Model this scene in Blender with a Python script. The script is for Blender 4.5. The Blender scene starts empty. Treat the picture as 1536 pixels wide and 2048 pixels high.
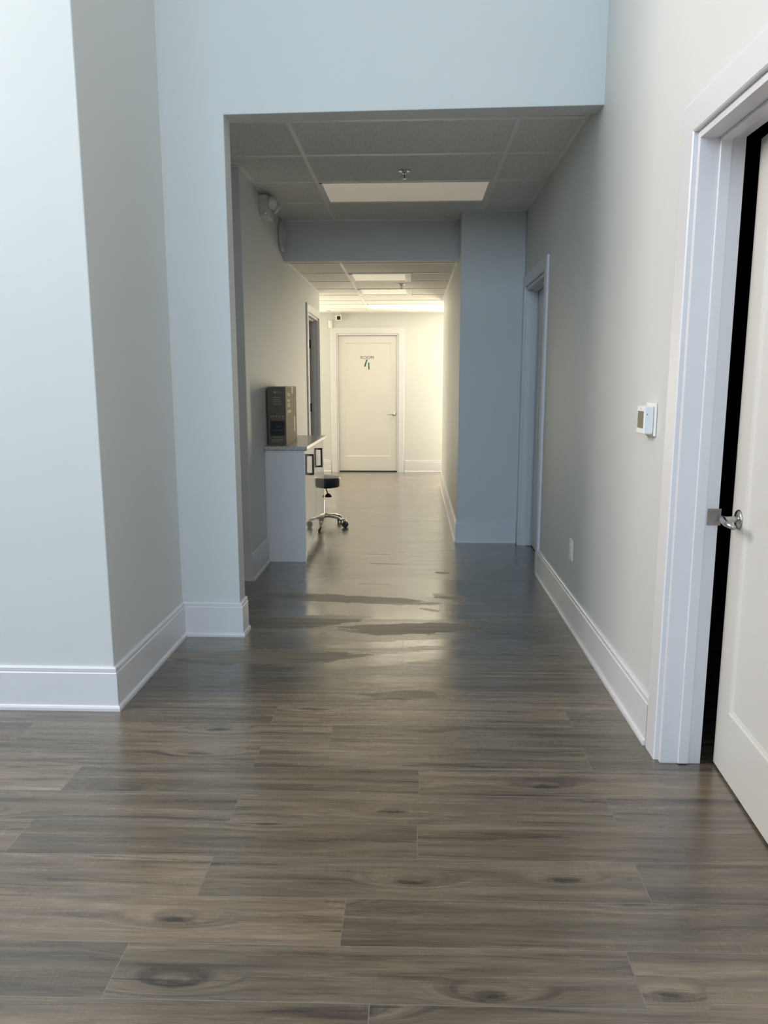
import bpy, bmesh, math, random
from mathutils import Vector, Matrix
random.seed(7)
S = bpy.context.scene
COL = S.collection
PI = math.pi

# ------------------------------------------------------------------ measures (metres)
H = 1.3656
ZC1, ZC2, ZH = 2.7275, 2.4084, 2.67
XR, XO, XL = 0.9051, -0.9392, -1.2563
Y0, Y1 = 2.9694, 3.9261
XHL, Y2, Y3, Y4 = -1.1279, 5.0985, 6.7348, 6.4282
XHR, Y5 = 0.38, 11.648
YLE, YRE = 9.2052, 10.0929
G1, T0, G2, T2 = -0.6772, 4.256, -0.6547, 6.9536
ZTOP = 5.9
WT = 0.12

# ------------------------------------------------------------------ materials
def new_mat(name):
    m = bpy.data.materials.new(name); m.use_nodes = True
    nt = m.node_tree; b = nt.nodes['Principled BSDF']
    return m, nt, b

def mat(name, col, rough=0.5, metal=0.0, var=0.0, vscale=3.0, bump=0.0, bscale=300.0, spec=0.5, coat=0.0):
    m, nt, b = new_mat(name)
    b.inputs['Base Color'].default_value = (*col, 1)
    b.inputs['Roughness'].default_value = rough
    b.inputs['Metallic'].default_value = metal
    b.inputs['Specular IOR Level'].default_value = spec
    b.inputs['Coat Weight'].default_value = coat
    tc = nt.nodes.new('ShaderNodeTexCoord')
    if var > 0:
        n = nt.nodes.new('ShaderNodeTexNoise'); n.inputs['Scale'].default_value = vscale
        n.inputs['Detail'].default_value = 4
        nt.links.new(tc.outputs['Object'], n.inputs['Vector'])
        mx = nt.nodes.new('ShaderNodeMix'); mx.data_type = 'RGBA'
        mx.inputs['A'].default_value = (*[c * (1 - var) for c in col], 1)
        mx.inputs['B'].default_value = (*[min(1, c * (1 + var)) for c in col], 1)
        nt.links.new(n.outputs['Fac'], mx.inputs['Factor'])
        nt.links.new(mx.outputs['Result'], b.inputs['Base Color'])
    if bump > 0:
        n = nt.nodes.new('ShaderNodeTexNoise'); n.inputs['Scale'].default_value = bscale
        n.inputs['Detail'].default_value = 3
        nt.links.new(tc.outputs['Object'], n.inputs['Vector'])
        bp = nt.nodes.new('ShaderNodeBump'); bp.inputs['Strength'].default_value = bump
        bp.inputs['Distance'].default_value = 0.002
        nt.links.new(n.outputs['Fac'], bp.inputs['Height'])
        nt.links.new(bp.outputs['Normal'], b.inputs['Normal'])
    return m

def emit_mat(name, col, strength, base=(0.8, 0.8, 0.78)):
    m, nt, b = new_mat(name)
    b.inputs['Base Color'].default_value = (*base, 1)
    b.inputs['Roughness'].default_value = 0.4
    b.inputs['Emission Color'].default_value = (*col, 1)
    b.inputs['Emission Strength'].default_value = strength
    return m

M = {}
M['wall'] = mat('wall_paint', (0.672, 0.688, 0.678), 0.55, var=0.015, vscale=2, bump=0.06, bscale=420, spec=0.35)
M['trim'] = mat('trim_paint', (0.73, 0.72, 0.745), 0.32, var=0.01, vscale=4)
M['door'] = mat('door_paint', (0.72, 0.70, 0.668), 0.36, var=0.01, vscale=4, bump=0.03, bscale=250)
M['tbar'] = mat('ceiling_bar_paint', (0.90, 0.90, 0.87), 0.35)
M['gloss_white'] = mat('gloss_white_laminate', (0.80, 0.80, 0.80), 0.06, spec=0.9, coat=0.6)
M['cab_side'] = mat('white_laminate', (0.78, 0.78, 0.80), 0.35)
M['dark_kick'] = mat('dark_plinth', (0.25, 0.25, 0.26), 0.5)
M['bronze'] = mat('dark_bronze', (0.045, 0.040, 0.038), 0.38, metal=0.6)
M['nickel'] = mat('satin_nickel', (0.50, 0.48, 0.45), 0.24, metal=1.0)
M['nickel_light'] = mat('bright_nickel', (0.62, 0.60, 0.57), 0.3, metal=1.0)
M['chrome'] = mat('chrome', (0.78, 0.78, 0.78), 0.08, metal=1.0)
M['brown_metal'] = mat('dull_strike_metal', (0.36, 0.33, 0.30), 0.4, metal=0.9)
M['black'] = mat('black_plastic', (0.012, 0.012, 0.014), 0.4)
M['vinyl'] = mat('black_vinyl', (0.016, 0.020, 0.028), 0.33, bump=0.1, bscale=500, spec=0.6)
M['rubber'] = mat('grey_rubber', (0.06, 0.06, 0.065), 0.55)
M['plastic'] = mat('white_plastic', (0.78, 0.78, 0.75), 0.35)
M['plastic_cool'] = mat('cool_white_plastic', (0.80, 0.82, 0.84), 0.35)
M['lcd'] = mat('lcd_glass', (0.20, 0.20, 0.13), 0.5, spec=0.2)
M['lcd_dark'] = mat('lcd_digits', (0.07, 0.07, 0.05), 0.3)
M['greyplastic'] = mat('grey_plastic', (0.55, 0.55, 0.54), 0.4)
M['card'] = mat('cardboard', (0.62, 0.47, 0.30), 0.75, var=0.12, vscale=25, bump=0.08, bscale=150)
M['cardprint'] = mat('brown_printed_card', (0.125, 0.096, 0.072), 0.5, var=0.12, vscale=18)
M['cardblack'] = mat('black_print', (0.008, 0.009, 0.012), 0.4)
M['cardink'] = mat('grey_print', (0.30, 0.28, 0.25), 0.6)
M['inkblue'] = mat('blue_grey_print', (0.10, 0.11, 0.13), 0.6)
M['paper'] = mat('paper_label', (0.80, 0.74, 0.62), 0.6)
M['taped'] = mat('pale_card_print', (0.78, 0.62, 0.42), 0.6)
M['teal'] = mat('teal_vinyl', (0.005, 0.16, 0.155), 0.4)
M['green'] = mat('dark_green_vinyl', (0.006, 0.105, 0.075), 0.4)
M['greyink'] = mat('grey_vinyl', (0.16, 0.19, 0.19), 0.4)
M['gap_shade'] = mat('gap_shade_black', (0.012, 0.011, 0.011), 0.7)  # near-black colour standing in for the shade under closed doors
M['dark_room'] = mat('room_paint_shaded', (0.10, 0.12, 0.16), 0.7)  # wall colour darkened to stand in for the room's missing light
M['lamp_on'] = emit_mat('lit_diffuser', (1.0, 0.88, 0.71), 3.7)
M['panel_glow'] = emit_mat('unlit_diffuser_glow', (1.0, 0.87, 0.66), 0.20, (0.86, 0.85, 0.82))  # weak emission added to an unlit panel to brighten it
M['panel_glow_rear'] = emit_mat('unlit_diffuser_glow_rear', (1.0, 0.88, 0.68), 0.30, (0.86, 0.85, 0.82))  # same added glow for the two unlit rear troffers
M['lamp_off'] = mat('unlit_diffuser', (0.90, 0.89, 0.86), 0.35)
M['lens'] = mat('lamp_lens', (0.9, 0.9, 0.88), 0.1, spec=0.8)

def tile_mat():
    m, nt, b = new_mat('mineral_fibre_tile')
    tc = nt.nodes.new('ShaderNodeTexCoord')
    n = nt.nodes.new('ShaderNodeTexNoise'); n.inputs['Scale'].default_value = 160; n.inputs['Detail'].default_value = 3
    nt.links.new(tc.outputs['Object'], n.inputs['Vector'])
    r = nt.nodes.new('ShaderNodeValToRGB')
    r.color_ramp.elements[0].position = 0.30; r.color_ramp.elements[0].color = (0.56, 0.555, 0.53, 1)
    r.color_ramp.elements[1].position = 0.50; r.color_ramp.elements[1].color = (0.86, 0.855, 0.82, 1)
    nt.links.new(n.outputs['Fac'], r.inputs['Fac']); nt.links.new(r.outputs['Color'], b.inputs['Base Color'])
    b.inputs['Roughness'].default_value = 0.9
    bp = nt.nodes.new('ShaderNodeBump'); bp.inputs['Strength'].default_value = 0.25; bp.inputs['Distance'].default_value = 0.003
    nt.links.new(n.outputs['Fac'], bp.inputs['Height']); nt.links.new(bp.outputs['Normal'], b.inputs['Normal'])
    return m
M['tile'] = tile_mat()

def counter_mat():
    m, nt, b = new_mat('grey_speckled_laminate')
    tc = nt.nodes.new('ShaderNodeTexCoord')
    n = nt.nodes.new('ShaderNodeTexNoise'); n.inputs['Scale'].default_value = 60; n.inputs['Detail'].default_value = 6
    nt.links.new(tc.outputs['Object'], n.inputs['Vector'])
    r = nt.nodes.new('ShaderNodeValToRGB')
    r.color_ramp.elements[0].position = 0.35; r.color_ramp.elements[0].color = (0.42, 0.42, 0.41, 1)
    r.color_ramp.elements[1].position = 0.62; r.color_ramp.elements[1].color = (0.60, 0.595, 0.57, 1)
    nt.links.new(n.outputs['Fac'], r.inputs['Fac']); nt.links.new(r.outputs['Color'], b.inputs['Base Color'])
    b.inputs['Roughness'].default_value = 0.22
    return m
M['counter'] = counter_mat()

# ------------------------------------------------------------------ floor material (weathered vinyl planks)
def floor_mat():
    m, nt, b = new_mat('weathered_plank_vinyl')
    N, L = nt.nodes.new, nt.links.new
    def math_(op, a=None, c=None, d=None):
        n = N('ShaderNodeMath'); n.operation = op
        for i, v in enumerate((a, c, d)):
            if v is None: continue
            if isinstance(v, (int, float)): n.inputs[i].default_value = v
            else: L(v, n.inputs[i])
        return n.outputs[0]
    uv = N('ShaderNodeUVMap'); uv.uv_map = 'plank'
    sep = N('ShaderNodeSeparateXYZ'); L(uv.outputs['UV'], sep.inputs[0])
    at = N('ShaderNodeAttribute'); at.attribute_name = 'plank_rand'
    asep = N('ShaderNodeSeparateColor'); L(at.outputs['Color'], asep.inputs[0])
    tone, off, warm = asep.outputs[0], asep.outputs[1], asep.outputs[2]
    # grain space: along plank x, across y, per-plank offset z
    comb = N('ShaderNodeCombineXYZ')
    L(sep.outputs[0], comb.inputs[0]); L(sep.outputs[1], comb.inputs[1]); L(math_('MULTIPLY', off, 37.0), comb.inputs[2])
    def scaled(sx, sy):
        mp = N('ShaderNodeMapping'); mp.inputs['Scale'].default_value = (sx, sy, 1)
        L(comb.outputs[0], mp.inputs['Vector']); return mp.outputs[0]
    def noise(vec, sc, det=5, rough=0.6, dist=0.0):
        n = N('ShaderNodeTexNoise'); n.inputs['Scale'].default_value = sc; n.inputs['Detail'].default_value = det
        n.inputs['Roughness'].default_value = rough; n.inputs['Distortion'].default_value = dist
        L(vec, n.inputs['Vector']); return n.outputs['Fac']
    def ramp(fac, stops):
        r = N('ShaderNodeValToRGB')
        while len(r.color_ramp.elements) < len(stops): r.color_ramp.elements.new(0.5)
        for e, (p, c) in zip(r.color_ramp.elements, stops):
            e.position = p; e.color = (c, c, c, 1) if isinstance(c, (int, float)) else (*c, 1)
        L(fac, r.inputs['Fac']); return r.outputs['Color']
    # knots: sparse cells, the grain bends round them
    vk = N('ShaderNodeTexVoronoi'); vk.voronoi_dimensions = '2D'; vk.inputs['Scale'].default_value = 1.0
    vk.inputs['Randomness'].default_value = 1.0
    kc = N('ShaderNodeCombineXYZ'); L(math_('MULTIPLY', math_('ADD', sep.outputs[0], math_('MULTIPLY', off, 41.0)), 1.5), kc.inputs[0])
    L(math_('ADD', math_('MULTIPLY', sep.outputs[1], 5.6), math_('FLOOR', math_('MULTIPLY', off, 50.0))), kc.inputs[1])
    L(kc.outputs[0], vk.inputs['Vector'])
    kd = vk.outputs['Distance']
    ksel = math_('GREATER_THAN', N('ShaderNodeSeparateColor').outputs[0], 0.45)
    kcol = ksel.node.inputs[0].links[0].from_node; L(vk.outputs['Color'], kcol.inputs[0])
    knear = math_('MULTIPLY', math_('SUBTRACT', 1.0, math_('MINIMUM', math_('MULTIPLY', kd, 3.6), 1.0)), ksel)
    # rings along the grain
    wave_in = N('ShaderNodeCombineXYZ')
    L(math_('MULTIPLY', sep.outputs[0], 1.6), wave_in.inputs[0])
    L(math_('ADD', math_('MULTIPLY', sep.outputs[1], 30.0), math_('MULTIPLY', knear, 2.2)), wave_in.inputs[1])
    L(math_('MULTIPLY', off, 37.0), wave_in.inputs[2])
    g_mid = noise(wave_in.outputs[0], 1.0, 8, 0.62, 0.5)
    g_fine = noise(scaled(9, 330), 1.0, 4, 0.65)
    g_broad = noise(scaled(1.4, 7), 1.0, 3, 0.5, 0.4)
    saw = noise(scaled(260, 9), 1.0, 2, 0.5)
    sawmask = ramp(noise(scaled(3.5, 12), 1.0, 2), [(0.56, 0.0), (0.64, 1.0)])
    streak = ramp(noise(scaled(1.9, 52), 1.0, 3, 0.55, 0.9), [(0.27, 0.0), (0.335, 1.0)])
    kwob = math_('ADD', kd, math_('MULTIPLY', math_('SUBTRACT', noise(scaled(22, 60), 1.0, 3), 0.5), 0.14))
    kcore = ramp(kwob, [(0.015, 0.22), (0.10, 1.0)])
    kcore = math_('ADD', math_('MULTIPLY', kcore, ksel), math_('SUBTRACT', 1.0, ksel))
    base = ramp(g_mid, [(0.32, (0.053, 0.042, 0.033)), (0.44, (0.110, 0.089, 0.067)), (0.56, (0.148, 0.120, 0.090)), (0.72, (0.208, 0.171, 0.129))])
    def mul(colA, val):
        mx = N('ShaderNodeMix'); mx.data_type = 'RGBA'; mx.blend_type = 'MULTIPLY'; mx.inputs['Factor'].default_value = 1
        L(colA, mx.inputs['A']); L(val, mx.inputs['B']); return mx.outputs['Result']
    def tocol(v):
        c = N('ShaderNodeCombineColor'); L(v, c.inputs[0]); L(v, c.inputs[1]); L(v, c.inputs[2]); return c.outputs[0]
    col = base
    col = mul(col, tocol(math_('ADD', math_('MULTIPLY', tone, 0.62), 0.68)))
    col = mul(col, tocol(math_('ADD', math_('MULTIPLY', math_('SUBTRACT', g_fine, 0.5), 1.15), 1.0)))
    col = mul(col, tocol(math_('ADD', math_('MULTIPLY', g_broad, 0.9), 0.55)))
    col = mul(col, tocol(math_('ADD', math_('MULTIPLY', streak, 0.55), 0.45)))
    col = mul(col, tocol(kcore))
    sawv = math_('ADD', 1.0, math_('MULTIPLY', math_('MULTIPLY', math_('SUBTRACT', saw, 0.45), 0.9), sawmask))
    col = mul(col, tocol(sawv))
    # warm / cool drift from plank to plank
    wc = N('ShaderNodeMix'); wc.data_type = 'RGBA'
    wc.inputs['A'].default_value = (1.0, 1.0, 0.97, 1); wc.inputs['B'].default_value = (1.10, 1.0, 0.88, 1)
    L(warm, wc.inputs['Factor']); col = mul(col, wc.outputs['Result'])
    # seams
    ve = math_('MINIMUM', sep.outputs[1], math_('SUBTRACT', 0.1735, sep.outputs[1]))
    ue = math_('MINIMUM', sep.outputs[0], math_('SUBTRACT', 1.22, sep.outputs[0]))
    edge = math_('MINIMUM', ve, ue)
    seam = math_('LESS_THAN', edge, 0.0011)
    mx = N('ShaderNodeMix'); mx.data_type = 'RGBA'; L(seam, mx.inputs['Factor']); L(col, mx.inputs['A'])
    mx.inputs['B'].default_value = (0.17, 0.155, 0.14, 1)
    L(mx.outputs['Result'], b.inputs['Base Color'])
    # sheen: mop film smears of different gloss, in floor coordinates
    tc = N('ShaderNodeTexCoord'); os = N('ShaderNodeSeparateXYZ'); L(tc.outputs['Object'], os.inputs[0])
    mpw = N('ShaderNodeMapping'); mpw.inputs['Scale'].default_value = (1.6, 5.0, 1)
    L(tc.outputs['Object'], mpw.inputs['Vector'])
    wob = math_('SUBTRACT', noise(mpw.outputs[0], 2.6, 7, 0.72, 0.6), 0.5)
    def ell(cx, cy, rx, ry, rot, w=0.9):
        dx = math_('SUBTRACT', os.outputs[0], cx); dy = math_('SUBTRACT', os.outputs[1], cy)
        c, s = math.cos(rot), math.sin(rot)
        a = math_('DIVIDE', math_('ADD', math_('MULTIPLY', dx, c), math_('MULTIPLY', dy, s)), rx)
        d = math_('DIVIDE', math_('SUBTRACT', math_('MULTIPLY', dy, c), math_('MULTIPLY', dx, s)), ry)
        r = math_('ADD', math_('SQRT', math_('ADD', math_('MULTIPLY', a, a), math_('MULTIPLY', d, d))), math_('MULTIPLY', wob, w * 3.2))
        mr = N('ShaderNodeMapRange'); mr.inputs['From Min'].default_value = 1.06; mr.inputs['From Max'].default_value = 0.94
        L(r, mr.inputs['Value']); return mr.outputs[0]
    dull = None
    for e in DULL_SPOTS:
        k = ell(*e); dull = k if dull is None else math_('MAXIMUM', dull, k)
    wet = None
    for e in WET_SPOTS:
        k = ell(*e); wet = k if wet is None else math_('MAXIMUM', wet, k)
    mps = N('ShaderNodeMapping'); mps.inputs['Scale'].default_value = (1.2, 30, 1); mps.inputs['Rotation'].default_value = (0, 0, 0.18)
    L(tc.outputs['Object'], mps.inputs['Vector'])
    film = noise(mps.outputs[0], 1.0, 5, 0.65, 0.4)
    rgh = math_('ADD', 0.12, math_('MULTIPLY', film, 0.26))
    rgh = math_('ADD', rgh, math_('MULTIPLY', dull, 0.20))
    rgh = math_('SUBTRACT', rgh, math_('MULTIPLY', wet, 0.12))
    rgh = math_('ADD', rgh, math_('MULTIPLY', math_('SUBTRACT', g_fine, 0.5), 0.10))
    L(rgh, b.inputs['Roughness'])
    b.inputs['Specular IOR Level'].default_value = 0.4
    b.inputs['Coat Weight'].default_value = 0.9
    b.inputs['Coat IOR'].default_value = 1.6
    L(rgh, b.inputs['Coat Roughness'])
    bp = N('ShaderNodeBump'); bp.inputs['Strength'].default_value = 0.30; bp.inputs['Distance'].default_value = 0.001
    L(math_('ADD', math_('ADD', math_('MULTIPLY', g_fine, 0.5), math_('MULTIPLY', g_mid, 0.6)), math_('MULTIPLY', seam, -0.8)), bp.inputs['Height'])
    L(bp.outputs['Normal'], b.inputs['Normal']); L(bp.outputs['Normal'], b.inputs['Coat Normal'])
    return m

# ------------------------------------------------------------------ mesh helpers
def obj(name, bm, m, parent=None, smooth=False, bevel=0.0, seg=2, recalc=True):
    if recalc: bmesh.ops.recalc_face_normals(bm, faces=bm.faces)
    me = bpy.data.meshes.new(name); bm.to_mesh(me); bm.free()
    o = bpy.data.objects.new(name, me); COL.objects.link(o)
    me.materials.append(M[m] if isinstance(m, str) else m)
    if smooth:
        for p in me.polygons: p.use_smooth = True
    if bevel > 0:
        b = o.modifiers.new('bevel', 'BEVEL'); b.width = bevel; b.segments = seg; b.limit_method = 'ANGLE'
        b.angle_limit = math.radians(40); b.harden_normals = False
    if parent: o.parent = parent
    return o

def box(bm, x0, x1, y0, y1, z0, z1, mtx=None):
    vs = [bm.verts.new(Vector((x, y, z)) if mtx is None else mtx @ Vector((x, y, z))) for z in (z0, z1) for y in (y0, y1) for x in (x0, x1)]
    for f in ((0, 2, 3, 1), (4, 5, 7, 6), (0, 1, 5, 4), (1, 3, 7, 5), (3, 2, 6, 7), (2, 0, 4, 6)):
        bm.faces.new([vs[i] for i in f])
    return vs

def prism(bm, poly, a0, a1, fn):
    """extrude a 2D polygon between a0 and a1; fn(p, q, a) -> 3D"""
    A = [bm.verts.new(fn(p, q, a0)) for p, q in poly]
    B = [bm.verts.new(fn(p, q, a1)) for p, q in poly]
    n = len(poly)
    bm.faces.new(A); bm.faces.new(B[::-1])
    for i in range(n): bm.faces.new([A[i], A[(i + 1) % n], B[(i + 1) % n], B[i]])

def sweep(bm, path, prof, fn, closed=False):
    """mitred sweep: path of (p, q); profile of (offset to the left of travel, height); fn(p, q, h) -> 3D"""
    n = len(path); rings = []
    for i, (p, q) in enumerate(path):
        def d(a, b):
            v = Vector((b[0] - a[0], b[1] - a[1])); v.normalize(); return v
        d0 = d(path[i - 1], path[i]) if i > 0 else None
        d1 = d(path[i], path[i + 1]) if i < n - 1 else None
        if d0 is None: d0 = d1
        if d1 is None: d1 = d0
        n0 = Vector((-d0.y, d0.x)); n1 = Vector((-d1.y, d1.x))
        m = n0 + n1; m.normalize(); k = 1.0 / max(0.2, m.dot(n0))
        rings.append([bm.verts.new(fn(p + m.x * k * o, q + m.y * k * o, h)) for o, h in prof])
    k = len(prof)
    for a, b in zip(rings, rings[1:]):
        for j in range(k): bm.faces.new([a[j], a[(j + 1) % k], b[(j + 1) % k], b[j]])
    bm.faces.new(rings[0]); bm.faces.new(rings[-1][::-1])

def frame_to(p, zdir):
    z = Vector(zdir).normalized()
    return Matrix.Translation(Vector(p)) @ z.to_track_quat('Z', 'Y').to_matrix().to_4x4()

def lathe(bm, prof, p=(0, 0, 0), zdir=(0, 0, 1), n=32, cap=True):
    """prof of (r, z)"""
    mt = frame_to(p, zdir); rings = []
    for r, z in prof:
        if r < 1e-6: rings.append([bm.verts.new(mt @ Vector((0, 0, z)))])
        else: rings.append([bm.verts.new(mt @ Vector((r * math.cos(2 * PI * i / n), r * math.sin(2 * PI * i / n), z))) for i in range(n)])
    for a, b in zip(rings, rings[1:]):
        for i in range(n):
            j = (i + 1) % n
            f = [a[i % len(a)], a[j % len(a)], b[j % len(b)], b[i % len(b)]]
            f = list(dict.fromkeys(f))
            if len(f) > 2: bm.faces.new(f)
    if cap:
        if len(rings[0]) > 2: bm.faces.new(rings[0][::-1])
        if len(rings[-1]) > 2: bm.faces.new(rings[-1])

def tube(bm, pts, r, n=12, flat=1.0):
    pts = [Vector(p) for p in pts]; rings = []
    rr = r if isinstance(r, (list, tuple)) else [r] * len(pts)
    up = Vector((0, 0, 1))
    for i, p in enumerate(pts):
        t = (pts[min(i + 1, len(pts) - 1)] - pts[max(i - 1, 0)]).normalized()
        u = up if abs(t.dot(up)) < 0.95 else Vector((1, 0, 0))
        a = t.cross(u).normalized(); c = a.cross(t).normalized()
        rings.append([bm.verts.new(p + a * rr[i] * math.cos(2 * PI * k / n) + c * rr[i] * flat * math.sin(2 * PI * k / n)) for k in range(n)])
    for a, b in zip(rings, rings[1:]):
        for i in range(n): bm.faces.new([a[i], a[(i + 1) % n], b[(i + 1) % n], b[i]])
    bm.faces.new(rings[0][::-1]); bm.faces.new(rings[-1])

def tag(o, label, cat, group=None, kind=None):
    o['label'] = label; o['category'] = cat
    if group: o['group'] = group
    if kind: o['kind'] = kind
    return o

def empty(name, loc, rz=0.0):
    o = bpy.data.objects.new(name, None); COL.objects.link(o); o.location = loc; o.rotation_euler = (0, 0, rz)
    o.empty_display_size = 0.1
    return o

def struct(name, bm, m, label, cat, bevel=0.0, parent=None):
    o = obj(name, bm, m, parent, bevel=bevel); tag(o, label, cat, kind='structure'); return o

BM = bmesh.new

# ------------------------------------------------------------------ floor
ROWH, PL = 0.1735, 1.22
ROW0 = 1.643            # a seam at x = 0
TILT = 0.012
DULL_SPOTS = [(-0.42, 4.66, 0.55, 0.085, -0.16, 0.5), (-0.02, 4.08, 0.40, 0.095, 0.10, 0.5), (0.24, 4.72, 0.11, 0.07, -0.5, 1.2),
              (-0.06, 3.16, 0.17, 0.055, 0.0, 1.2), (0.10, 4.44, 0.08, 0.022, -0.5, 0.6), (-0.2, 5.62, 0.16, 0.018, -0.12, 0.7),
              (0.22, 5.35, 0.05, 0.03, -0.5, 1.0), (-0.25, 5.02, 0.13, 0.02, -0.1, 0.7), (-0.75, 3.60, 0.5, 0.10, 0.05, 0.6),
              (-0.60, 4.20, 0.35, 0.10, 0.3, 0.7), (-0.3, 5.95, 0.10, 0.012, 0.0, 0.5)]
WET_SPOTS = [(-0.05, 3.62, 0.62, 0.07, 0.30, 0.5), (0.0, 3.30, 0.50, 0.075, 0.0, 0.7), (0.05, 3.84, 0.55, 0.05, 0.14, 0.5),
             (-0.1, 4.40, 0.75, 0.16, 0.03, 0.4), (0.0, 4.95, 0.8, 0.22, 0.0, 0.3)]
M['floor'] = floor_mat()
JOINT = {-1: (0.523, ), 0: (-0.175, ), 1: (0.641, ), 2: (0.018, ), 3: (0.645, ), 4: (0.025, ), 5: (0.645, ), 6: (-0.32, ), 7: (0.645, ),
         8: (-0.02, ), 9: (-0.30, ), 10: (-0.05, ), 11: (-0.33, ), 12: (-0.05, ), 13: (-0.30, ), 14: (-0.33, ), 15: (0.17, ), 16: (-0.33, ), 17: (0.16, ), 18: (-0.30, )}
# tone (0 dark .. 1 light), warmth, for planks seen from close by: (row, index of plank counted from the joint)
LOOK = {(-1, -1): (0.25, 0.3), (-1, -2): (0.22, 0.2), (-1, 0): (0.62, 0.75), (-1, -1): (0.55, 0.35),
        (0, -1): (0.82, 0.95), (0, 0): (0.32, 0.25), (1, -2): (0.85, 0.95), (1, -1): (0.52, 0.3), (1, 0): (0.40, 0.35),
        (2, -1): (0.30, 0.5), (2, 0): (0.50, 0.5), (2, -2): (0.8, 0.8), (3, -1): (0.58, 0.35), (3, 0): (0.42, 0.2), (3, -2): (0.55, 0.4),
        (4, -1): (0.28, 0.3), (4, 0): (0.62, 0.65), (4, -2): (0.78, 0.85), (5, -1): (0.60, 0.25), (5, 0): (0.34, 0.2),
        (5, -2): (0.6, 0.5), (6, -1): (0.66, 0.25), (6, 0): (0.30, 0.35), (7, -1): (0.80, 0.55), (7, 0): (0.40, 0.3), (7, -2): (0.30, 0.4)}
LOOK = {k: (v[0], v[1] * 0.7) for k, v in LOOK.items()}
LOOK[(-1, -1)] = (0.55, 0.3); LOOK[(-1, -2)] = (0.20, 0.15)
def build_floor():
    bm = BM(); uvl = bm.loops.layers.uv.new('plank'); cl = bm.loops.layers.float_color.new('plank_rand')
    XA, XB, YA, YB = -4.6, 2.8, -5.7, 11.9
    r0 = int((YA - ROW0) / ROWH) - 1; r1 = int((YB - ROW0) / ROWH) + 1
    for r in range(r0, r1 + 1):
        ya = ROW0 + r * ROWH
        j = JOINT[r][0] if r in JOINT else random.uniform(-0.6, 0.6)
        for k in range(-5, 4):
            xa = j + k * PL; xb = xa + PL
            ca, cb = max(xa, XA), min(xb, XB)
            if cb - ca < 1e-4: continue
            t, w = LOOK.get((r, k), (random.uniform(0.25, 0.75), random.uniform(0.1, 0.7)))
            rv = (t, random.random(), w, 1)
            fl = random.random() < 0.5
            vs = [bm.verts.new((x, y + TILT * x, 0)) for x, y in ((ca, ya), (cb, ya), (cb, ya + ROWH), (ca, ya + ROWH))]
            f = bm.faces.new(vs)
            for lp, (x, v) in zip(f.loops, ((ca, 0), (cb, 0), (cb, ROWH), (ca, ROWH))):
                lp[uvl].uv = (x - xa, v); lp[cl] = rv
    bmesh.ops.remove_doubles(bm, verts=bm.verts, dist=1e-5)
    return bm
struct('floor', build_floor(), 'floor', 'grey brown weathered wood plank floor running across the hallway', 'floor')

# ------------------------------------------------------------------ walls
XYZ = lambda x, y, z: (x, y, z)
xz = lambda p, q, a: (p, a, q)
yz = lambda p, q, a: (a, p, q)

bm = BM(); prism(bm, [(-4.5, Y0), (XL, Y0), (XL, Y1 + 0.126), (-4.5, Y1 + 0.126)], 0, ZTOP, XYZ)
struct('wall_left', bm, 'wall', 'pale blue grey projecting wall at the left edge of the photo', 'wall', 0.004)

bm = BM(); prism(bm, [(XL - 0.02, 0), (XO, 0), (XO, ZH - 0.009), (XR + 0.02, ZH + 0.009), (XR + 0.02, ZTOP), (XL - 0.02, ZTOP)], Y1, Y1 + 0.126, xz)
struct('wall_front', bm, 'wall', 'blue grey wall with the wide square opening into the hallway', 'wall', 0.004)

OD1 = (1.655, 2.607, 2.150)     # near right door opening y0, y1, top
OD2 = (5.405, 6.330, 2.120)
bm = BM()
prism(bm, [(-5.5, 0), (OD1[0], 0), (OD1[0], OD1[2]), (OD1[1], OD1[2]), (OD1[1], 0), (OD2[0], 0), (OD2[0], OD2[2]), (OD2[1], OD2[2]), (OD2[1], 0),
           (11.9, 0), (11.9, ZTOP), (-5.5, ZTOP)], XR, XR + 0.14, yz)
struct('wall_right', bm, 'wall', 'long pale grey wall along the right side with the thermostat', 'wall')

bm = BM(); prism(bm, [(XHR, Y4), (XR - 0.001, Y4), (XR - 0.001, YRE), (XHR, YRE)], 0, 2.9, XYZ)
struct('wall_hall_right', bm, 'wall', 'blue grey wall block standing out at the right of the hallway', 'wall', 0.004)

OD4 = (8.130, 9.020, 2.100)
bm = BM()
prism(bm, [(Y2, 0), (OD4[0], 0), (OD4[0], OD4[2]), (OD4[1], OD4[2]), (OD4[1], 0), (YLE, 0), (YLE, 2.9), (Y2, 2.9)], XHL - WT, XHL, yz)
struct('wall_hall_left', bm, 'wall', 'grey wall at the left of the hallway behind the cabinet', 'wall', 0.004)
bm = BM(); box(bm, -3.4, XHL - WT, Y2, Y2 + WT, 0, 2.9)
struct('wall_corridor', bm, 'wall', 'dim blue grey wall seen just behind the left pillar', 'wall')

bm = BM(); prism(bm, [(XHL, 2.401), (XHR + 0.001, 2.401), (XHR + 0.001, 2.9), (XHL, 2.9)], Y3, Y3 + 0.10, xz)
struct('wall_beam', bm, 'wall', 'dark grey dropped beam across the hallway below the tiles', 'beam')

FD = (-1.1746, -0.2373, 2.0963)
bm = BM()
prism(bm, [(-3.4, 0), (FD[0], 0), (FD[0], FD[2]), (FD[1], FD[2]), (FD[1], 0), (2.6, 0), (2.6, 2.9), (-3.4, 2.9)], Y5, Y5 + WT, xz)
struct('wall_end', bm, 'wall', 'cream lit wall at the far end of the hallway', 'wall')

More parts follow.
